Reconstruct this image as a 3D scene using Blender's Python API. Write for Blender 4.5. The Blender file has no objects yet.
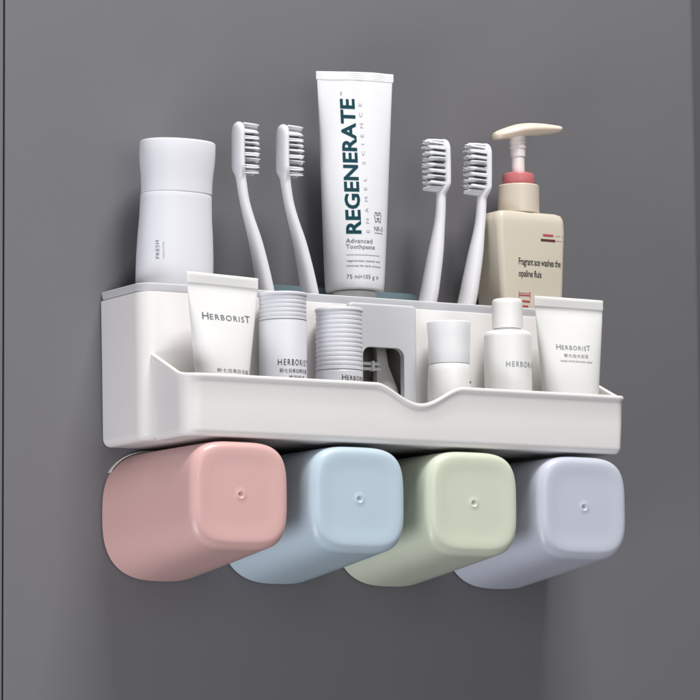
import bpy, bmesh, math, random
from mathutils import Vector, Matrix
from mathutils.bvhtree import BVHTree
random.seed(4)
S = 0.001                      # everything below is written in millimetres
C = bpy.context.scene.collection
scene = bpy.context.scene
pi = math.pi

# ------------------------------------------------------------------ camera
cam_d = bpy.data.cameras.new('camera'); cam = bpy.data.objects.new('camera', cam_d); C.objects.link(cam)
R = Vector((0.86301399, -0.50510569, -0.00866528)); U = Vector((-0.05185121, -0.10562819, 0.99305294))
F = Vector((0.50251199, 0.85656928, 0.11734894))
CP = Vector((-1258.965, -2526.169, -259.307)) * S
cam.matrix_world = Matrix(((R.x, U.x, -F.x, CP.x), (R.y, U.y, -F.y, CP.y), (R.z, U.z, -F.z, CP.z), (0, 0, 0, 1)))
cam_d.sensor_width = 36; cam_d.lens = 3682.08 / 700 * 36
cam_d.clip_start = 0.1; cam_d.clip_end = 100
scene.camera = cam
# ------------------------------------------------------------------ world, lamps, exposure
w = bpy.data.worlds.new('World'); scene.world = w; w.use_nodes = True
w.node_tree.nodes['Background'].inputs[0].default_value = (0.96, 0.97, 1.0, 1)
w.node_tree.nodes['Background'].inputs[1].default_value = 0.20
def area(name, loc, target, size, power, col):
    l = bpy.data.lights.new(name, 'AREA'); l.shape = 'RECTANGLE'; l.size = size[0]; l.size_y = size[1]
    l.energy = power; l.color = col
    o = bpy.data.objects.new(name, l); C.objects.link(o); o.location = loc
    o.rotation_euler = (Vector(target) - Vector(loc)).to_track_quat('-Z', 'Y').to_euler()
area('softbox_overhead', (0.27, -1.05, 2.3), (0.21, -0.05, 0.0), (0.70, 0.55), 78, (1, 0.99, 0.975))
area('fill_left', (-1.35, -0.80, -0.85), (0.15, -0.06, -0.02), (0.8, 0.8), 20, (0.95, 0.96, 1))  # unseen fill, set low to brighten left sides and cup undersides
area('fill_front', (-0.2, -2.8, 0.6), (0.22, 0, 0.05), (1.6, 1.4), 13, (1, 0.99, 0.98))  # unseen weak fill, added for sheen and softer fronts
scene.view_settings.view_transform = 'Standard'; scene.view_settings.look = 'None'
scene.view_settings.exposure = 0.0; scene.view_settings.gamma = 1
scene.render.engine = 'CYCLES'
scene.render.resolution_x = 1024; scene.render.resolution_y = 1024

# ------------------------------------------------------------------ materials
def lin(c):
    return tuple(((v/255+0.055)/1.055)**2.4 if v > 10 else v/255/12.92 for v in c) + (1,)
def plastic(name, rgb, rough=0.4, sss=0.0, bump=0.02, bscale=900, var=0.03, coat=0.0, trans=0.0, spec=0.5):
    m = bpy.data.materials.new(name); m.use_nodes = True; nt = m.node_tree; N = nt.nodes; b = N['Principled BSDF']
    tc = N.new('ShaderNodeTexCoord')
    n = N.new('ShaderNodeTexNoise'); n.inputs['Scale'].default_value = 14; n.inputs['Detail'].default_value = 4
    nt.links.new(tc.outputs['Object'], n.inputs['Vector'])
    cr = N.new('ShaderNodeMapRange'); cr.inputs['To Min'].default_value = 1-var; cr.inputs['To Max'].default_value = 1+var*0.4
    nt.links.new(n.outputs['Fac'], cr.inputs['Value'])
    mx = N.new('ShaderNodeMix'); mx.data_type = 'RGBA'; mx.blend_type = 'MULTIPLY'; mx.inputs[0].default_value = 1
    mx.inputs[6].default_value = lin(rgb); nt.links.new(cr.outputs['Result'], mx.inputs[7])
    nt.links.new(mx.outputs[2], b.inputs['Base Color'])
    n2 = N.new('ShaderNodeTexNoise'); n2.inputs['Scale'].default_value = bscale; n2.inputs['Detail'].default_value = 2
    nt.links.new(tc.outputs['Object'], n2.inputs['Vector'])
    rr = N.new('ShaderNodeMapRange'); rr.inputs['To Min'].default_value = rough-0.05; rr.inputs['To Max'].default_value = rough+0.07
    nt.links.new(n.outputs['Fac'], rr.inputs['Value']); nt.links.new(rr.outputs['Result'], b.inputs['Roughness'])
    bp = N.new('ShaderNodeBump'); bp.inputs['Strength'].default_value = bump; bp.inputs['Distance'].default_value = 0.001
    nt.links.new(n2.outputs['Fac'], bp.inputs['Height']); nt.links.new(bp.outputs['Normal'], b.inputs['Normal'])
    b.inputs['Subsurface Weight'].default_value = sss; b.inputs['Subsurface Scale'].default_value = 0.004
    b.inputs['Subsurface Radius'].default_value = (1, .8, .7)
    b.inputs['Coat Weight'].default_value = coat; b.inputs['Coat Roughness'].default_value = 0.15
    b.inputs['Transmission Weight'].default_value = trans; b.inputs['Specular IOR Level'].default_value = spec
    return m
M = dict(
    shelf=plastic('shelf_plastic', (231, 228, 226), 0.44),
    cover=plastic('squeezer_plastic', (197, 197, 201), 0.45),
    housing=plastic('dark_housing', (158, 154, 147), 0.6),
    lever=plastic('lever_plastic', (190, 188, 186), 0.35),
    teal=plastic('teal_plastic', (112, 134, 142), 0.35),
    white=plastic('white_gloss', (224, 224, 227), 0.32, 0.15),
    bottle=plastic('white_bottle', (219, 219, 225), 0.38, 0.15),
    soft=plastic('white_soft_tube', (234, 233, 231), 0.36, 0.15),
    frost=plastic('frosted_cap', (236, 236, 237), 0.4, 0.1),
    brush=plastic('toothbrush_plastic', (225, 224, 228), 0.3, 0.2),
    bristle=plastic('white_bristle', (246, 246, 248), 0.5, 0.3, 0.1, 1500, 0.06),
    dark_bristle=plastic('charcoal_bristle', (62, 62, 70), 0.5),
    cream=plastic('cream_plastic', (208, 199, 182), 0.34, 0.1),
    cream_cap=plastic('cream_collar', (210, 198, 183), 0.33, 0.1),
    pumpw=plastic('pump_lever_plastic', (232, 216, 198), 0.33, 0.15),
    stem=plastic('milky_stem', (232, 224, 222), 0.25, 0.3),
    rose=plastic('rose_ring', (196, 112, 115), 0.35, 0.1),
    pink=plastic('pink_cup', (217, 175, 171), 0.36, 0.2, 0.03),
    blue=plastic('blue_cup', (188, 206, 217), 0.36, 0.2, 0.03),
    green=plastic('green_cup', (207, 214, 194), 0.36, 0.2, 0.03),
    lav=plastic('lavender_cup', (196, 200, 213), 0.36, 0.2, 0.03),
    ink_teal=plastic('teal_ink', (10, 62, 72), 0.6, spec=0.15), ink=plastic('grey_ink', (108, 108, 116), 0.5, spec=0.15),
    ink_soft=plastic('soft_grey_ink', (138, 138, 142), 0.5, spec=0.15),
    ink_dark=plastic('dark_ink', (52, 50, 52), 0.5, spec=0.15), ink_red=plastic('red_ink', (176, 74, 84), 0.5, spec=0.15),
    ink_pale=plastic('pale_ink', (160, 164, 170), 0.5, spec=0.15), ink_brown=plastic('brown_ink', (96, 50, 52), 0.5, spec=0.15),
    wall=plastic('grey_wall', (109, 108, 112), 0.5, 0, 0.05, 500, 0.03),
    gap=plastic('dark_gap', (84, 84, 90), 0.7),
)

# ------------------------------------------------------------------ mesh helpers
def thing(name, label, cat, loc, group=None):
    o = bpy.data.objects.new(name, None); C.objects.link(o); o.empty_display_size = 0.02
    o.location = Vector(loc)*S; o['label'] = label; o['category'] = cat
    if group: o['group'] = group
    return o
def build(name, bm, mat, parent=None, root=None, sharp=32, label=None, recalc=True):
    """link bm (world millimetres) as one mesh; its origin is that of the root thing"""
    if recalc: bmesh.ops.recalc_face_normals(bm, faces=bm.faces)
    root = root or parent
    chain = Vector((0, 0, 0))
    if root is not None:
        r = root
        while r.parent: r = r.parent
        chain = Vector(r.location)/S
    for v in bm.verts: v.co = (v.co-chain)*S
    for f in bm.faces: f.smooth = True
    for e in bm.edges:
        if len(e.link_faces) == 2 and e.calc_face_angle(0) > math.radians(sharp): e.smooth = False
    me = bpy.data.meshes.new(name); bm.to_mesh(me); bm.free(); me.materials.append(M[mat])
    o = bpy.data.objects.new(name, me); C.objects.link(o)
    if parent is not None: o.parent = parent
    if label: o['label'] = label
    return o
def loft(bm, rings, cap0=True, cap1=True, closed=True):
    vs = [[bm.verts.new(p) for p in r] for r in rings]; n = len(vs[0])
    for a, b in zip(vs, vs[1:]):
        for i in range(n if closed else n-1):
            j = (i+1) % n; bm.faces.new((a[i], a[j], b[j], b[i]))
    if cap0: bm.faces.new(vs[0][::-1])
    if cap1: bm.faces.new(vs[-1])
    return vs
def rr2(x0, x1, y0, y1, rad, n=8):
    """rounded rectangle, radii at (x1,y0),(x1,y1),(x0,y1),(x0,y0)"""
    if not isinstance(rad, (list, tuple)): rad = [rad]*4
    P = []
    for (cx, sx), (cy, sy), r, a0 in (((x1, -1), (y0, 1), rad[0], -pi/2), ((x1, -1), (y1, -1), rad[1], 0),
                                      ((x0, 1), (y1, -1), rad[2], pi/2), ((x0, 1), (y0, 1), rad[3], pi)):
        r = max(r, 0.25)
        for k in range(n+1):
            a = a0+k/n*pi/2
            P.append((cx+sx*r+r*math.cos(a), cy+sy*r+r*math.sin(a)))
    return P
def lathe(bm, cx, cy, prof, n=56, ky=1.0, cap0=True, cap1=True):
    rings = [[(cx+r*math.cos(2*pi*i/n), cy+r*ky*math.sin(2*pi*i/n), z) for i in range(n)] for r, z in prof]
    loft(bm, rings, cap0, cap1)
def elli(cx, cy, z, a, b, n=56, e=2.0):
    P = []
    for i in range(n):
        t = 2*pi*i/n; c, s = math.cos(t), math.sin(t)
        P.append((cx+a*math.copysign(abs(c)**(2/e), c), cy+b*math.copysign(abs(s)**(2/e), s), z))
    return P
def box(bm, x0, x1, y0, y1, z0, z1, bev=0.0, seg=3):
    r = bmesh.ops.create_cube(bm, size=1)
    for v in r['verts']:
        v.co = ((x0+x1)/2+v.co.x*(x1-x0), (y0+y1)/2+v.co.y*(y1-y0), (z0+z1)/2+v.co.z*(z1-z0))
    if bev:
        es = list({e for v in r['verts'] for e in v.link_edges})
        bmesh.ops.bevel(bm, geom=es, offset=bev, segments=seg, affect='EDGES', profile=0.5)
def lerp(a, b, t): return a+(b-a)*t
def sstep(t): t = max(0, min(1, t)); return t*t*(3-2*t)
def curve_vals(pts, n):
    """Catmull-Rom through tuples"""
    out = []
    m = len(pts)-1
    for i in range(n+1):
        u = i/n*m; k = min(int(u), m-1); t = u-k
        p0, p1, p2, p3 = pts[max(k-1, 0)], pts[k], pts[k+1], pts[min(k+2, m)]
        out.append(tuple(0.5*((2*b)+(c-a)*t+(2*a-5*b+4*c-d)*t*t+(3*b-a-3*c+d)*t**3) for a, b, c, d in zip(p0, p1, p2, p3)))
    return out
def boolean(target, cutters):
    bpy.context.view_layer.update()
    for c in cutters:
        md = target.modifiers.new('b', 'BOOLEAN'); md.operation = 'DIFFERENCE'; md.object = c; md.solver = 'EXACT'
    dg = bpy.context.evaluated_depsgraph_get()
    me = bpy.data.meshes.new_from_object(target.evaluated_get(dg))
    target.modifiers.clear(); mats = list(target.data.materials); target.data = me
    bm = bmesh.new(); bm.from_mesh(me)
    for f in bm.faces: f.smooth = True
    for e in bm.edges:
        e.smooth = not (len(e.link_faces) == 2 and e.calc_face_angle(0) > math.radians(32))
    bm.to_mesh(me); bm.free()
    for c in cutters:
        bpy.data.objects.remove(c)

# lettering laid on a surface facing the viewer's side of the wall (-Y), or on any side by direction
def glyphs(runs, spacing=1.0, bold=0.0):
    """runs: [(text, size)] -> bmesh in (u, v, 0) and its width"""
    bm = bmesh.new(); u = 0
    for txt, size in runs:
        c = bpy.data.curves.new('t', 'FONT'); c.body = txt; c.size = size; c.space_character = spacing; c.offset = bold*size
        c.resolution_u = 3
        o = bpy.data.objects.new('t', c); C.objects.link(o); bpy.context.view_layer.update()
        dg = bpy.context.evaluated_depsgraph_get(); me = o.evaluated_get(dg).to_mesh()
        if len(me.vertices):
            w0 = min(v.co.x for v in me.vertices); w1 = max(v.co.x for v in me.vertices)
            t = bmesh.new(); t.from_mesh(me); mm = {}
            for v in t.verts: mm[v.index] = bm.verts.new((v.co.x-w0+u, v.co.y, 0))
            t.verts.ensure_lookup_table()
            for f in t.faces:
                try: bm.faces.new([mm[v.index] for v in f.verts])
                except ValueError: pass
            t.free(); u += (w1-w0)+size*0.10*spacing
        o.evaluated_get(dg).to_mesh_clear()
        bpy.data.objects.remove(o); bpy.data.curves.remove(c)
    return bm, max(u, 1e-6)
def bars(rects):
    bm = bmesh.new()
    for (u0, v0, u1, v1) in rects:
        bm.faces.new([bm.verts.new(p) for p in ((u0, v0, 0), (u1, v0, 0), (u1, v1, 0), (u0, v1, 0))])
    return bm
def on_surface(name, bm, surf, root, mat, x, z, width=None, angle=0.0, height=None, off=0.22, direction=(0, 1, 0), maxlen=2.0):
    """lower-left of the writing at world (x, z); projected onto surf along direction"""
    us = [v.co.x for v in bm.verts]; vs = [v.co.y for v in bm.verts]
    if not us: bm.free(); return None
    u0, u1, v0, v1 = min(us), max(us), min(vs), max(vs)
    kx = (width/(u1-u0)) if width else 1; ky = (height/(v1-v0)) if height else kx
    for v in bm.verts: v.co = ((v.co.x-u0)*kx, (v.co.y-v0)*ky, 0)
    bmesh.ops.triangulate(bm, faces=bm.faces)
    for _ in range(4):
        es = [e for e in bm.edges if e.calc_length() > maxlen]
        if not es: break
        bmesh.ops.subdivide_edges(bm, edges=es, cuts=1); bmesh.ops.triangulate(bm, faces=bm.faces)
    b2 = bmesh.new(); b2.from_mesh(surf.data)
    org = Vector(root.location)/S
    for v in b2.verts: v.co = v.co/S+org
    tree = BVHTree.FromBMesh(b2); b2.free()
    ca, sa = math.cos(angle), math.sin(angle); D = Vector(direction).normalized()
    H = Vector((0, 0, 1)).cross(-D)*-1          # reading direction on the surface
    H = Vector((-D.y*-1, D.x*-1, 0)).normalized() if abs(D.z) < 1e-6 else H
    for v in bm.verts:
        a, b = v.co.x*ca-v.co.y*sa, v.co.x*sa+v.co.y*ca
        # x is measured along world X for a -Y facing surface, along H otherwise
        P = Vector((x, -400, z))+H*a+Vector((0, 0, b)) if abs(D.x) < 1e-6 else Vector((x[0], x[1], z))+H*a+Vector((0, 0, b))-D*200
        hit = tree.ray_cast(P, D)
        v.co = (hit[0]-D*off) if hit[0] is not None else P
    bad = [v for v in bm.verts if abs(v.co.y+400) < 1e-3]
    if bad: bmesh.ops.delete(bm, geom=bad, context='VERTS')
    return build(name, bm, mat, root, sharp=180, recalc=False)

# ------------------------------------------------------------------ the wall (setting)
def wall_slab(name, x0, x1, r):
    bm = bmesh.new(); q = 0.8
    prof = [(x0, 20)]+[(x0+q-q*math.cos(a), q-q*math.sin(a)) for a in [k/8*pi/2 for k in range(9)]]
    prof += [(x1-r+r*math.sin(a), r-r*math.cos(a)) for a in [k/8*pi/2 for k in range(9)]]+[(x1, 20)]
    loft(bm, [[(x, y, z) for x, y in prof] for z in (-1600, 2200)], True, True)
    return bm
def merge(a, b):
    me = bpy.data.meshes.new('tmp'); b.to_mesh(me); b.free(); a.from_mesh(me); bpy.data.meshes.remove(me)
    return a
bm = wall_slab('w', -81, 571, 9)
bm = merge(bm, wall_slab('w', -1500, -82.4, 0.8))
o = build('wall', bm, 'wall'); o['kind'] = 'structure'
bm = bmesh.new(); box(bm, -1500, 2600, 20.5, 40, -1600, 2200)
o = build('wall_recess', bm, 'gap'); o['kind'] = 'structure'

# ------------------------------------------------------------------ the wall shelf
HB = 119.7; DB = 70.0; LB = 408.0
shelf = thing('wall_shelf', 'long white plastic wall shelf with back box and open front tray, cups under it', 'shelf', (205, 0, 0))
bm = bmesh.new()
def plan(o, z): return [(x, y, z) for x, y in rr2(0+o, LB-o, -DB+o, 0-o*0.0-(0.6 if o > 0 else 0.6), [max(8-o, 0.8), 1.2, 1.2, max(13-o, 0.8)], 10)]
prof = []
Rb = 6.5
for k in range(9):
    a = k/8*pi/2; prof.append((1.6+Rb-Rb*math.sin(a), Rb-Rb*math.cos(a)))
prof += [(0.9, 60), (0.0, HB-7.6), (0.1, HB-7.0), (1.5, HB-6.7), (1.9, HB-6.3), (0.5, HB-1.0), (0.7, HB-0.35), (1.2, HB),
         (2.2, HB), (2.7, HB-0.4), (2.9, HB-1.2), (3.0, 60), (3.2, 6.0), (4.2, 4.0), (6.5, 3.0)]
vs = loft(bm, [plan(o, z) for o, z in prof])
bx = build('back_box', bm, 'shelf', shelf)
# the window through the front wall of the box
def rprism(x0, x1, z0, z1, r, y0, y1, n=8):
    b = bmesh.new(); P = rr2(x0, x1, z0, z1, r, n)
    loft(b, [[(x, y, z) for x, z in P] for y in (y0, y1)]); return b
cut = build('cut', rprism(186, 232, 30, 86, 7, -90, -60), 'shelf', None, shelf)
cut.location = shelf.location
boolean(bx, [cut])
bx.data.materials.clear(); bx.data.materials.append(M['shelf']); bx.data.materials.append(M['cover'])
for p in bx.data.polygons:      # the rim band takes the cover's grey
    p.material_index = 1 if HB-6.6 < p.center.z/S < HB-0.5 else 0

# front tray: one swept wall with a rolled rim, its height following the photo's dip
X0, X1, YF = 9.7, 405.7, -121.4
path = []   # (x, y, nx, ny, h)
def side_h(y):
    t = (y-YF)/(-DB-YF)            # 0 at the front, 1 at the box
    t = (t-0.16)/0.84
    return 46.6+18.6*(t if t > 0.12 else 0.12*(max(t+0.12, 0)/0.24)**2)
rl, rrt = 15.0, 7.0
for k in range(23):
    y = lerp(-67.8, YF+rl, k/22); path.append((X0, y, -1, 0))
for k in range(1, 13):
    a = pi+k/12*pi/2; path.append((X0+rl+rl*math.cos(a), YF+rl+rl*math.sin(a), math.cos(a), math.sin(a)))
n = 150
for k in range(1, n):
    path.append((lerp(X0+rl, X1-rrt, k/n), YF, 0, -1))
for k in range(0, 11):
    a = 1.5*pi+k/10*pi/2; path.append((X1-rrt+rrt*math.cos(a), YF+rrt+rrt*math.sin(a), math.cos(a), math.sin(a)))
for k in range(1, 23):
    y = lerp(YF+rrt, -67.8, k/22); path.append((X1, y, 1, 0))
def rim_h(x, y):
    h = side_h(y)
    if y < YF+0.5:
        d = abs(x-214)/39.0
        if d < 1: h -= 14.6*(0.5+0.5*math.cos(pi*d))**0.85
    return h
rings = []
for x, y, nx, ny in path:
    h = rim_h(x, y); Rt = 5.5
    P = [(-7.0, 0.0)]
    P += [(-1.9-Rt+Rt*math.sin(a), Rt-Rt*math.cos(a)) for a in [k/6*pi/2 for k in range(7)]]
    P += [(-0.9, h*0.5), (-0.2, h-4.4), (0.0, h-3.9), (0.9, h-3.5), (1.35, h-2.6), (1.35, h-1.5), (1.0, h-0.6), (0.2, h-0.1), (-0.7, h),
          (-1.7, h-0.15), (-2.3, h-0.8), (-2.5, h-1.6), (-2.7, h*0.5), (-3.3, 7.0), (-4.2, 4.3), (-6.8, 3.2)]
    rings.append([(x+nx*o, y+ny*o, z) for o, z in P])
bm = bmesh.new()
vs = [[bm.verts.new(p) for p in r] for r in rings]; m = len(vs[0])
for a, b in zip(vs, vs[1:]):
    for i in range(m-1): bm.faces.new((a[i], a[i+1], b[i+1], b[i]))
bm.faces.new([r[0] for r in vs]); bm.faces.new([r[-1] for r in vs][::-1])
bm.faces.new(vs[0]); bm.faces.new(vs[-1][::-1])
build('front_tray', bm, 'shelf', shelf)

# the toothpaste squeezer: cover panel with window, dark housing, lever, clip
bm = bmesh.new(); Rc = 2.2
cr_ = [(0, -69.6)]+[(Rc-Rc*math.cos(a), -75.2+Rc-Rc*math.sin(a)) for a in [k/6*pi/2 for k in range(7)]]
loft(bm, [[(x, y, z) for x, z in rr2(178.5+o, 240.2-o, 3.2+o, 114.6-o, [max(2.5-o, 0.4), max(4-o, 1.2), max(4-o, 1.2), max(2.5-o, 0.4)], 8)] for o, y in cr_])
cov = build('squeezer_cover', bm, 'cover', shelf)
cut = build('cut', rprism(190.5, 228, 36, 80.2, 7, -90, -60), 'cover', None, shelf); cut.location = shelf.location
boolean(cov, [cut])
bm = bmesh.new()
box(bm, 180, 184, -66.5, -12, 6, 110, 0.6); box(bm, 234, 238, -66.5, -12, 6, 110, 0.6)
box(bm, 180.2, 237.8, -40, -37, 6.2, 109, 0.6)
box(bm, 184.2, 233.8, -66, -40.2, 84, 108, 0.6)
build('squeezer_housing', bm, 'housing', shelf)
bm = bmesh.new()
loft(bm, [[(lerp(cx-hw, cx+hw, u), y+yy, z) for u, yy in ((0, 3), (0.04, -1.5), (0.5, -3.2), (0.93, -2.2), (1, 1.5), (0.9, 4), (0.1, 4))]
          for cx, hw, y, z in ((218.5, 4.6, -54, 83.8), (218.7, 4.6, -55, 78), (219, 5.6, -56, 68), (220, 8.2, -58, 58), (221.0, 11.2, -60, 47), (221, 12.4, -61, 38), (221, 12.6, -61, 30))])
build('squeeze_lever', bm, 'lever', shelf, sharp=50)
bm = bmesh.new()
box(bm, 190, 216.5, -60.5, -57.5, 63.5, 66.0, 0.8); box(bm, 190, 215.5, -60.0, -57.2, 67.5, 70.2, 0.8); box(bm, 207, 209.5, -62, -56.9, 62.8, 71.0, 0.7)
build('lever_clip', bm, 'white', shelf)
# teal back plate behind the toothpaste
b = rprism(118, 279, 40, 133.6, [2, 5, 5, 2], -13, -9.5)
es = [e for e in b.edges if all(abs(v.co.y+13) < 0.01 for v in e.verts)]
bmesh.ops.bevel(b, geom=es, offset=0.8, segments=2, affect='EDGES')
build('back_plate', b, 'teal', shelf)
# toothbrush racks inside the box, one at each side of the squeezer
for a, b_ in ((92, 176.5), (243, 332)):
    bm = bmesh.new(); L = [(x, y) for x, y in rr2(a, b_, -66.5, -15, 4, 5)]; Li = [(x, y) for x, y in rr2(a+2, b_-2, -64.5, -17, 2.5, 5)]
    loft(bm, [[(x, y, 3.05) for x, y in L], [(x, y, 108) for x, y in L], [(x, y, 108) for x, y in Li], [(x, y, 61) for x, y in Li]])
    build('toothbrush_rack', bm, 'shelf', shelf)

# brackets that hold the mouths of the cups under the box
CX = [57.5, 160.2, 263.0, 365.7]
def squircle(cx, cz, hw, hh, e, y, n=96, a0=0.0, a1=2*pi, closed=True):
    out = []
    for i in range(n):
        a = lerp(a0, a1, i/(n if closed else n-1)); c, q = math.cos(a), math.sin(a)
        r = (abs(c/hw)**e+abs(q/hh)**e)**(-1/e); out.append((cx+r*c, y, cz+r*q))
    return out
for cx in CX:
    bm = bmesh.new(); a0, a1 = math.radians(36), math.radians(144)
    A = squircle(cx-5.7, -52.4, 51.9, 50.9, 2.8, -0.7, 40, a0, a1, False); B = squircle(cx-5.7, -52.4, 51.4, 50.1, 2.8, -0.7, 40, a0, a1, False)
    loft(bm, [[p, (p[0], -4.6, p[2]), (q[0], -4.9, q[2]), q] for p, q in zip(A, B)])
    build('cup_bracket', bm, 'shelf', shelf, sharp=50)

# ------------------------------------------------------------------ cups
def make_cup(cx, mat, label):
    t = thing('tooth_mug', label, 'cup', (cx-5.7, -2, -52), 'coloured cups hanging under the shelf')
    def sec(k, inset, y):
        hw = lerp(51.0, 41.2, k)-inset; hh = lerp(49.6, 40.2, k)-inset; cz = lerp(-52.4, -43.4, k)
        e = lerp(2.75, 3.7, k)+inset*0.03
        return squircle(cx+lerp(-5.7, 0, k), cz, hw, hh, e, y)
    Y0, Y1 = -1.6, -120.7; R_ = 7.0; rings = []
    for k in range(0, 29):
        y = lerp(Y0, Y1+R_, k/28); rings.append(sec((y-Y0)/(Y1-Y0), 0, y))
    for k in range(1, 12):
        a = k/12*pi/2; y = Y1+R_-R_*math.sin(a); rings.append(sec((y-Y0)/(Y1-Y0), (R_-R_*math.cos(a))*0.92, y))
    rings += [sec(1, ins, Y1+dy) for ins, dy in ((7.2, 0.0), (9, 0.06), (11, 0.2), (13.5, 0.45), (16, 0.65), (19, 0.78), (26, 0.82))]
    cz = -43.4
    for r, dy in ((7, 0.82), (3.4, 0.82), (3.0, 0.6), (2.6, 0.62), (2.2, 1.2), (1.4, 1.8), (0.5, 1.9)):
        rings.append(squircle(cx, cz, r, r, 2, Y1+dy))
    inner = [sec(k/12*(1-4/119), 2.0, lerp(Y0, Y1+4, k/12)) for k in range(13)][::-1]
    rings = inner+[sec(0, 1.0, Y0+0.6)]+rings
    bm = bmesh.new(); loft(bm, rings, True, True)
    build('cup_body', bm, mat, t, sharp=60)
    return t
make_cup(CX[0], 'pink', 'dusty pink cup under the left end of the white shelf')
make_cup(CX[1], 'blue', 'pale blue cup between the pink cup and the green cup')
make_cup(CX[2], 'green', 'pale sage green cup between the blue cup and the lavender cup')
make_cup(CX[3], 'lav', 'lavender grey cup under the right end of the white shelf')

# ------------------------------------------------------------------ tall white bottle
t = thing('lotion_bottle', 'tall white bottle with waisted body and flared cap at the left end of the box', 'bottle', (45, -38, 3.05))
bm = bmesh.new()
pts = [(30.0, 3.05), (31.5, 5), (31.6, 60), (31.6, 120), (31.4, 145), (30.6, 162), (29.6, 175), (29.1, 190), (29.0, 193), (28.6, 193.8), (24, 194)]
loft(bm, [elli(44.5+lerp(0, 2, (z-120)/75 if z > 120 else 0), -38, z, a, a*0.66, 64, 2.15) for a, z in pts])
body = build('bottle_body', bm, 'bottle', t)
bm = bmesh.new()
pts = [(28.2, 193.9), (29.0, 194.6), (29.0, 200), (29.4, 208), (30.6, 218), (31.0, 225), (31.0, 233.6), (30.7, 234.5), (29.9, 235.1), (28.7, 234.9), (26.7, 234.4)]
loft(bm, [elli(46.8+lerp(0, 1.2, (z-194)/44), -38, z, a, a*0.66, 64, 2.15) for a, z in pts])
build('bottle_cap', bm, 'bottle', t)
g, _ = glyphs([('FRESH', 10)], 1.2)
on_surface('lettering', g, body, t, 'ink', 23.5, 141, width=14, angle=pi/2, height=2.3)
g, _ = glyphs([('moisture lotion', 10)], 1.1)
on_surface('lettering', g, body, t, 'ink_pale', 27.0, 141, width=13, angle=pi/2, height=1.5)

# ------------------------------------------------------------------ toothbrushes
def make_brush(label, dx, spine, head_x, head_z, s, blen, head_hy=8.6, base=(0, 0), group=None):
    t = thing('toothbrush', label, 'toothbrush', (base[0], -45, 62), group)
    bm = bmesh.new()
    P = curve_vals(spine, 60)   # (x, z, hx, hy)
    rings = []
    for x, z, hx, hy in P: rings.append(elli(x, -45, z, hx, hy, 24, 2.2))
    z0, z1 = head_z
    m = 40
    last = P[-1]
    for k in range(1, m+1):
        u = math.sin(k/m*pi/2); z = lerp(last[1], z1, u)
        wy = head_hy*math.sqrt(max(0.0, 1-max(0, (u-0.78)/0.22)**2))
        grow = sstep(u/0.22)
        hy = lerp(last[3], wy, grow) if u < 0.78 else wy
        hx = lerp(last[2], 3.5, grow)*(1 if u < 0.90 else math.sqrt(max(0.004, 1-((u-0.90)/0.10)**2)))
        rings.append(elli(lerp(last[0], head_x+s*(-0.5)*(0.3+0.7*math.sin(pi*u)), grow), -45, z, hx, max(hy, 0.4), 24, 2.2))
    loft(bm, rings)
    build('handle', bm, 'brush', t, sharp=60)
    wb = bmesh.new(); db = bmesh.new()
    zs = head_z[0]+3.5; ze = head_z[1]-3.2; rows = 9
    for i in range(rows):
        z = lerp(zs, ze, i/(rows-1)); edge = i in (0, rows-1)
        cols = (-3.2, 0, 3.2) if edge else (-5.0, -1.7, 1.7, 5.0)
        for y in cols:
            inner = abs(y) < 2 and not edge and i not in (1, rows-2)
            for q in range(7 if not inner else 4):
                jz = random.uniform(-1.7, 1.7); jy = random.uniform(-1.2, 1.2)
                L = blen*random.uniform(0.93, 1.0)*(0.97 if (i % 2) else 1.0)
                rr = 0.62
                xs = head_x+s*2.0; pr = [(0, rr), (0.55, rr*1.06), (0.85, rr*0.85), (0.96, rr*0.5), (1.0, 0.18)]
                rg = [[(xs+s*L*u, -45+y+jy*(1+u*0.5)+r*math.cos(a), z+jz*(1-u*0.35)+r*math.sin(a)) for a in [k/8*2*pi for k in range(8)]] for u, r in pr]
                loft(wb, rg)
        if 1 <= i < rows-2:
            for y in (-6.0, -4.0, 4.0):
                for q in range(3):
                    zz = z+(ze-zs)/(rows-1)/2+random.uniform(-0.35, 0.35); L = blen*random.uniform(0.62, 0.76); xs = head_x+s*2.0
                    yj = -45+y+random.uniform(-0.8, 0.8)
                    loft(db, [[(xs+s*L*u, yj+r*math.cos(a), zz+r*math.sin(a)) for a in [k/6*2*pi for k in range(6)]] for u, r in ((0, .38), (0.8, .38), (1, .1))])
    build('white_bristles', wb, 'bristle', t, sharp=60); build('charcoal_bristles', db, 'dark_bristle', t, sharp=60)
    return t
def copy_thing(o, dx, dz=0, ry=0, label=None):
    r = o.copy(); C.objects.link(r); r.location = o.location+Vector((dx, 0, dz))*S; r.rotation_euler = (0, ry, 0)
    r['label'] = label
    for ch in list(o.children):
        c = ch.copy(); C.objects.link(c); c.parent = r
    return r
spl = [(131, 62, 5.0, 7), (129, 75, 6, 8.2), (125.5, 100, 6.2, 8.6), (121.2, 122, 6.1, 8.4), (117.2, 141, 5.6, 7.6), (112, 162, 5.0, 6.2), (106.2, 180, 4.1, 5.0), (102.4, 194, 3.8, 4.2), (99.8, 209, 3.9, 4.4)]
g1 = 'white toothbrushes standing in the box'
tb = make_brush('white toothbrush nearest the tall white bottle, bristles facing right', 0, spl, 97.8, (211.5, 254.5), 1, 14.0, base=(131, 0), group=g1)
copy_thing(tb, 39.6, 1.2, 0, 'white toothbrush just left of the toothpaste tube, bristles facing right')
spr = [(252, 62, 5.5, 8), (255, 75, 6.6, 9), (261, 95, 6.9, 9.4), (269.0, 124, 6.8, 9.2), (273, 143, 6.5, 8.4), (276.8, 163, 5.9, 7.2), (280, 182, 4.5, 5.4), (281.6, 194, 4.0, 4.6), (282.6, 209, 3.8, 4.2)]
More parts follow.
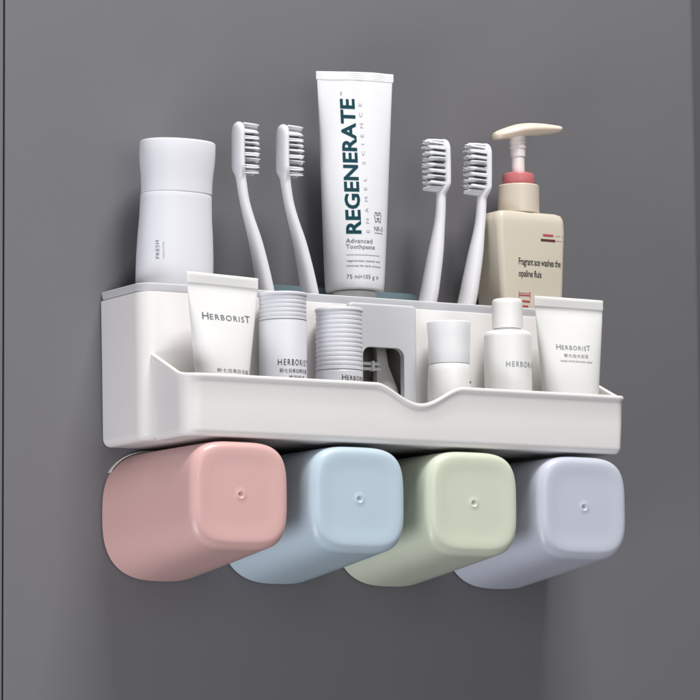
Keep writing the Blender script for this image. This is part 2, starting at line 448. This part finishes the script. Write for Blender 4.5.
tb = make_brush('white toothbrush just right of the toothpaste tube, bristles facing left', 0, spr, 285.3, (211.5, 256), -1, 15.5, base=(252, 0), group=g1)
copy_thing(tb, 35.2, 0.5, math.radians(1.3), 'white toothbrush in front of the cream pump bottle, bristles facing left')

# ------------------------------------------------------------------ toothpaste tube
t = thing('toothpaste_tube', 'large white toothpaste tube with dark teal vertical lettering standing on its cap', 'toothpaste tube', (205.5, -38, 109.5))
bm = bmesh.new()
rings = [elli(205.5, -38, 127.9, 15, 15), elli(205.5, -38, 127.7, 22.0, 22.0), elli(205.5, -38, 128.2, 22.9, 22.9), elli(205.5, -38, 129.4, 23.3, 23.3)]
for k in range(1, 31):
    u = k/30; z = lerp(129.4, 296.5, u)
    a = lerp(23.4, 31.2, u**0.9); b = max(23.3*(1-u**1.15)*1.0+1.1*u, 1.0)
    rings.append(elli(lerp(205.5, 207.2, u), -38, z, a, b, 56, lerp(2.0, 2.35, u)))
rings += [elli(207.2, -38, 297.6, 31.6, 0.9, 56, 2.4), elli(207.3, -38, 298.0, 31.9, 1.2, 56, 3)]
for k in range(7): rings += [elli(207.3, -38, 298.4+k*0.85, 32.2, 1.2, 56, 3), elli(207.3, -38, 298.8+k*0.85, 32.2, 1.0, 56, 3)]
rings += [elli(207.3, -38, 304.6, 32.2, 0.8, 56, 3)]
rings = [[(x, y+(0.9*math.sin(x/8.5)+0.5*math.sin(x/3.7+1))*max(0, (z-215)/90)**2.5, z+0.5*math.sin(x/11+0.6)*max(0, (z-280)/25)) for x, y, z in r] for r in rings]
loft(bm, rings)
body = build('tube_body', bm, 'white', t)
bm = bmesh.new(); lathe(bm, 205.5, -38, [(15.5, 109.5), (17.2, 110.5), (17.6, 126), (17.2, 127.2), (15, 127.6)])
build('cap', bm, 'white', t)
ang = pi/2+0.004
g, _ = glyphs([('REGENERATE', 10)], 1.02, 0.028)
on_surface('lettering', g, body, t, 'ink_teal', 206.2, 171.8, width=110.5, angle=ang, height=12.4)
g, _ = glyphs([('TM', 10)], 1.0)
on_surface('lettering', g, body, t, 'ink', 195.6, 284.5, width=3.2, angle=ang, height=1.5)
g, _ = glyphs([('ENAMEL SCIENCE', 10)], 2.5)
on_surface('lettering', g, body, t, 'ink_pale', 213.0, 173, width=106, angle=pi/2+0.014, height=2.7)
for s_, x, z, wd, h, mt in (('Advanced', 193.4, 164.3, 21.5, 3.7, 'ink'), ('Toothpaste', 193.4, 158.6, 23.5, 4.5, 'ink'),
                            ('regenerates enamel and', 193.4, 148.8, 28, 2.0, 'ink_dark'), ('reverses the early erosion', 193.4, 144.8, 28.5, 2.0, 'ink_dark'),
                            ('75 ml\u2022105 g \u212e', 193.2, 134.6, 26.5, 4.4, 'ink'), ('NR-5', 217.2, 174.8, 8.0, 3.8, 'ink')):
    g, _ = glyphs([(s_, 10)], 1.05, 0.004)
    on_surface('lettering', g, body, t, mt, x, z, width=wd, height=h)
on_surface('printed_line', bars([(0, 0, 30, 0.35)]), body, t, 'ink_pale', 193.4, 154.6, width=28, height=0.45)
on_surface('printed_line', bars([(0, 0, 30, 0.35)]), body, t, 'ink', 217.2, 173.0, width=8, height=0.45)
# small molar emblem: crown outline in strokes
def strokes(lines, wdt):
    bm = bmesh.new()
    for L in lines:
        for (a, b), (c, d) in zip(L, L[1:]):
            v = Vector((c-a, d-b)); n_ = Vector((-v.y, v.x)).normalized()*wdt/2; e = v.normalized()*wdt*0.4
            bm.faces.new([bm.verts.new((p[0], p[1], 0)) for p in ((a-e.x+n_.x, b-e.y+n_.y), (a-e.x-n_.x, b-e.y-n_.y), (c+e.x-n_.x, d+e.y-n_.y), (c+e.x+n_.x, d+e.y+n_.y))])
    return bm
em = strokes([[(0, 6), (1, 9), (4, 8), (7, 9), (8, 6), (7, 0), (5, 1), (4, 4), (3, 1), (1, 0), (0, 6)], [(2, 7), (4, 6), (6, 7)], [(2.4, 3.5), (5.8, 3.5)]], 0.7)
on_surface('tooth_emblem', em, body, t, 'ink', 217.6, 181.5, width=6.6, height=9.0)
t.rotation_euler = (0, 0, math.radians(-14))

# ------------------------------------------------------------------ cream pump bottle
t = thing('pump_bottle', 'cream pump bottle with rose ring and dark print, at the right end of the box', 'pump bottle', (358.8, -42, 3.05))
bm = bmesh.new()
lev = [(3.05, 27, 18, 4), (5, 28.5, 19.5, 5), (60, 28.8, 19.8, 5), (125, 29.4, 20, 5), (160, 31.2, 20, 5), (185, 32.6, 20, 5), (191.5, 33, 20, 6.5),
       (195.6, 32.4, 19.5, 6), (198.6, 30.8, 18.0, 5), (200.0, 27.6, 15.4, 5), (200.5, 23, 12, 4)]
loft(bm, [[(x, y, z) for x, y in rr2(358.8-a, 358.8+a, -42-b, -42+b, r, 8)] for z, a, b, r in lev])
body = build('bottle_body', bm, 'cream', t)
bm = bmesh.new(); lathe(bm, 358.6, -42, [(16, 200.2), (16.9, 200.9), (16.9, 223.0), (16.3, 223.8), (14.9, 223.9), (14, 223.2)])
build('collar', bm, 'cream_cap', t)
bm = bmesh.new(); lathe(bm, 358.6, -42, [(12.6, 223.3), (13.1, 224.2), (13.1, 231.5), (12.3, 233.4), (10.5, 234.0), (7, 234.0), (6.6, 233.0)])
build('ring', bm, 'rose', t)
bm = bmesh.new(); lathe(bm, 358.6, -42, [(5.4, 232.8), (5.4, 247.5), (6.1, 247.9), (6.3, 254.2), (6.9, 254.6), (6.9, 256.2), (6.4, 256.6), (6.4, 258.4), (6.9, 258.8), (6.9, 260), (6.5, 260.5), (6.9, 266), (7.6, 269)])
build('stem', bm, 'stem', t)
bm = bmesh.new()
P = curve_vals([(336.2, 263.4, 4.0, 3.0), (339.0, 264.6, 8.2, 4.2), (347, 267.2, 11.6, 5.2), (357, 270.0, 13.0, 6.0), (369, 272.0, 11.8, 6.0), (381, 273.2, 9.6, 5.2), (390, 273.8, 7.8, 4.2), (396.0, 274.2, 6.4, 3.4), (398.8, 274.4, 5.6, 2.8)], 40)
def leaf(x, z, hy, ht, n=22):
    out = []
    for i in range(n):
        a = 2*pi*i/n; c, s = math.cos(a), math.sin(a)
        out.append((x, -42+hy*c, z+(ht*s*0.75 if s > 0 else ht*1.1*s) - 0.10*hy*c*c))
    return out
loft(bm, [leaf(*p) for p in P])
build('pump_head', bm, 'pumpw', t, sharp=50)
D_ = 'ink_dark'
g, _ = glyphs([('Fragrant ace washes the', 10)], 0.92, 0.006)
on_surface('lettering', g, body, t, D_, 344.8, 154.2, width=40.5, height=7.4)
g, _ = glyphs([('opaline fluis', 10)], 0.92, 0.006)
on_surface('lettering', g, body, t, D_, 344.6, 144.6, width=22, height=7.2)
on_surface('printed_bar', bars([(0, 0, 1, 1)]), body, t, 'ink_red', 368.6, 180.6, width=10, height=1.7)
on_surface('printed_bar', bars([(0, 0, 1, 1)]), body, t, 'ink_brown', 366.4, 176.4, width=14, height=1.9)
g, _ = glyphs([('wash  e', 10)], 1.2); on_surface('lettering', g, body, t, 'ink_red', 380.4, 180.8, width=7.6, height=1.3)
g, _ = glyphs([('gentle  s', 10)], 1.2); on_surface('lettering', g, body, t, 'ink_brown', 381.2, 176.6, width=7.2, height=1.4)
on_surface('printed_bracket', bars([(0, 0, 0.5, 5), (0.5, 1.6, 9.5, 2.6), (9.5, 0, 10, 5), (0.5, 3.6, 9.5, 4.0)]), body, t, 'ink_red', 344.6, 129.0, width=11, height=5.2)
on_surface('printed_bar', bars([(0, 0, 1, 1)]), body, t, 'ink_red', 344.8, 125.6, width=10.4, height=1.5)
on_surface('printed_bar', bars([(0, 0, 1, 1)]), body, t, 'ink_red', 347.8, 121.6, width=5.5, height=1.4)

# ------------------------------------------------------------------ toiletries in the front tray
def herb(sz=1.0):
    return glyphs([('H', 12.5), ('ERBORIS', 10), ('T', 12.5)], 1.25, 0.004)[0]
ZT = 3.25
def squeeze_tube(name, label, xc_b, xc_t, hw_b, hw_t, ztop, band, mat='soft'):
    t = thing(name, label, 'cosmetic tube', (xc_b, -93, ZT), 'white cosmetic tubes in the tray')
    bm = bmesh.new(); rings = []
    zc = 24.0
    rings.append(elli(xc_b, -93, zc, hw_b-4, 12, 64)); rings.append(elli(xc_b, -93, zc+0.3, hw_b-0.8, 15.8, 64))
    zb = ztop-band
    for k in range(0, 29):
        u = k/28; z = lerp(zc+1.4, zb, u)
        a = lerp(hw_b, hw_t-0.5, sstep(u)*0.35+u*0.65); b = max(16.5*(1-u**1.7), 1.0)
        rings.append(elli(lerp(xc_b, xc_t, u), -93, z, a, b, 64, lerp(2, 2.3, u)))
    for dz, a, b in ((0.3, hw_t-0.1, 1.3), (0.7, hw_t, 1.45), (band*0.3, hw_t, 1.25), (band*0.36, hw_t, 1.45), (band*0.6, hw_t, 1.25), (band*0.66, hw_t, 1.45), (band-0.5, hw_t+0.1, 1.3), (band, hw_t, 1.0)):
        rings.append(elli(xc_t, -93, zb+dz, a, b, 64, 3.2))
    loft(bm, rings); body = build('tube_body', bm, mat, t, sharp=60)
    bm = bmesh.new()
    lathe(bm, xc_b, -93, [(13.5, ZT), (14.5, ZT+0.8), (14.8, 23.3), (14.2, 23.9)], 48, 0.93); build('cap', bm, 'white', t)
    return t, body
t, body = squeeze_tube('squeeze_tube', 'larger white tube with grey print at the left end of the tray', 55.9, 55.4, 19.6, 32.4, 125.6, 8.6)
on_surface('lettering', herb(), body, t, 'ink', 34.0, 89.6, width=43, height=5.4)
g, _ = glyphs([('\u65b0\u4e03\u767d\u7f8e\u767d\u6d01\u9762', 10)], 1.1); on_surface('lettering', g, body, t, 'ink', 43.0, 49.4, width=29, height=3.2)
t.rotation_euler = (0, math.radians(0.8), math.radians(5))
t, body = squeeze_tube('squeeze_tube', 'smaller white tube with grey print at the right end of the tray', 372.4, 372.0, 22.9, 33.0, 126.4, 8.4)
on_surface('lettering', herb(), body, t, 'ink_soft', 354.5, 83.5, width=32, height=4.4)
g, _ = glyphs([('\u65b0\u4e03\u767d\u5927\u767d\u6ce5', 10)], 1.1); on_surface('lettering', g, body, t, 'ink', 360.4, 77.3, width=23, height=3.0)
g, _ = glyphs([('SEVEN WHITE REVIVING CREAM', 10)], 1.1); on_surface('lettering', g, body, t, 'ink', 357.0, 73.4, width=30, height=1.5)

# ribbed two-part bottle
t = thing('ribbed_bottle', 'white bottle with a ribbed upper part and smooth printed body, right of the left tube', 'bottle', (109.7, -92, ZT))
bm = bmesh.new(); lathe(bm, 109.7, -92, [(17, ZT), (18.2, ZT+1), (18.3, 92.0), (18.0, 92.8), (17, 93)], 64)
body = build('bottle_body', bm, 'bottle', t)
bm = bmesh.new(); pr = [(17.3, 93.1), (18.4, 93.5), (18.4, 95.0)]
z = 95.4
for k in range(5):
    pr += [(17.5, z), (17.5, z+0.5), (18.1, z+1.0), (18.25, z+2.0), (18.1, z+2.9)]; z += 3.25
pr += [(17.6, z+0.1), (18.6, z+0.5), (19.1, z+1.0), (19.1, z+2.0), (18.6, z+2.6), (17.6, z+2.7), (16.8, z+2.2)]
lathe(bm, 109.7, -92, pr, 64); build('ribbed_cap', bm, 'bottle', t)
on_surface('lettering', glyphs([('HERBORIST', 10)], 1.3)[0], body, t, 'ink_dark', 97.5, 57.5, width=26.5, height=4.6)
g, _ = glyphs([('\u65b0\u4e03\u767d\u7f8e\u767d\u7cbe\u534e\u9732', 10)], 1.1); on_surface('lettering', g, body, t, 'ink_dark', 98.5, 51.8, width=24, height=3.2)
g, _ = glyphs([('\u6e05\u6da6\u4fdd\u6e7f', 10)], 1.1); on_surface('lettering', g, body, t, 'ink_dark', 104.5, 47.2, width=15, height=2.6)

# fully ribbed jar
t = thing('ribbed_jar', 'white cylinder jar ribbed from lid to base beside the squeezer panel', 'jar', (159.3, -92, ZT))
bm = bmesh.new(); lathe(bm, 159.3, -92, [(17, ZT), (18.0, ZT+1), (18.1, 56.0), (17.6, 56.8), (17, 57)], 64)
body = build('jar_body', bm, 'bottle', t)
bm = bmesh.new(); pr = [(17.4, 57.1), (18.2, 57.5), (18.2, 59.6)]
z = 60.0
while z < 101:
    pr += [(17.3, z), (17.3, z+0.5), (17.9, z+1.1), (18.1, z+2.1), (17.95, z+3.1)]; z += 3.55
pr += [(17.5, z), (18.3, z+0.3), (18.8, z+0.9), (18.8, z+2.0), (18.3, z+2.8), (17.4, z+3.0), (16.5, z+2.6)]
lathe(bm, 159.3, -92, pr, 64); build('ribbed_lid', bm, 'bottle', t)
on_surface('lettering', herb(), body, t, 'ink_dark', 152.0, 48.6, width=26, height=4.2)

# small bottle with frosted cap
t = thing('travel_bottle', 'small plain white bottle with a grey frosted cap, in the middle of the tray', 'bottle', (257.2, -95, ZT))
bm = bmesh.new(); lathe(bm, 257.2, -95, [(15.5, ZT), (16.8, ZT+1), (17.2, 30), (17.2, 50), (16.7, 60), (16.1, 66.0), (15.8, 66.6), (14, 66.7)], 64)
body = build('bottle_body', bm, 'soft', t)
bm = bmesh.new(); lathe(bm, 257.2, -95, [(14, 66.8), (15.9, 67.1), (16.1, 67.8), (16.2, 78), (16.7, 90), (17.3, 98.6), (17.2, 99.6), (16.6, 100.1), (15.8, 99.8)], 64)
build('bottle_cap', bm, 'frost', t)
on_surface('printed_mark', strokes([[(0, 0), (2, 1.5), (4, 0.6)], [(0.3, 1.2), (2.4, 2.4)], [(3, 1.8), (4.6, 2.2)]], 0.6), body, t, 'ink', 266.5, 51.0, width=4.6, height=2.6)

# small round shouldered bottle
t = thing('toner_bottle', 'small white bottle with narrow ribbed screw cap, left of the right tube', 'bottle', (312.0, -95, ZT))
bm = bmesh.new()
pr = [(17.5, ZT), (18.8, ZT+1.2), (18.9, 91)]+[(18.9-4*(1-math.cos(a)), 91+5*math.sin(a)) for a in [k/8*pi/2 for k in range(1, 9)]]+[(11, 96.6), (10.6, 97.6), (10, 97.8)]
lathe(bm, 312.0, -95, pr, 64); body = build('bottle_body', bm, 'soft', t)
bm = bmesh.new()
n = 72; rings = []
for r, z, k in ((11.2, 97.9, 0), (12.1, 98.3, 1), (12.3, 103, 0.3), (12.2, 104, 0), (12.2, 105, 1), (12.2, 117.0, 1), (12.0, 119.6, 0.2), (11.4, 121.0, 0), (10.4, 121.6, 0)):
    rings.append([(312.0+(r-(0.22*k if i % 2 else 0))*math.cos(2*pi*i/n), -95+(r-(0.22*k if i % 2 else 0))*math.sin(2*pi*i/n), z) for i in range(n)])
loft(bm, rings); build('screw_cap', bm, 'soft', t, sharp=40)
on_surface('lettering', glyphs([('HERBORIST', 10)], 1.3)[0], body, t, 'ink_soft', 300.5, 66.0, width=29.5, height=4.2)
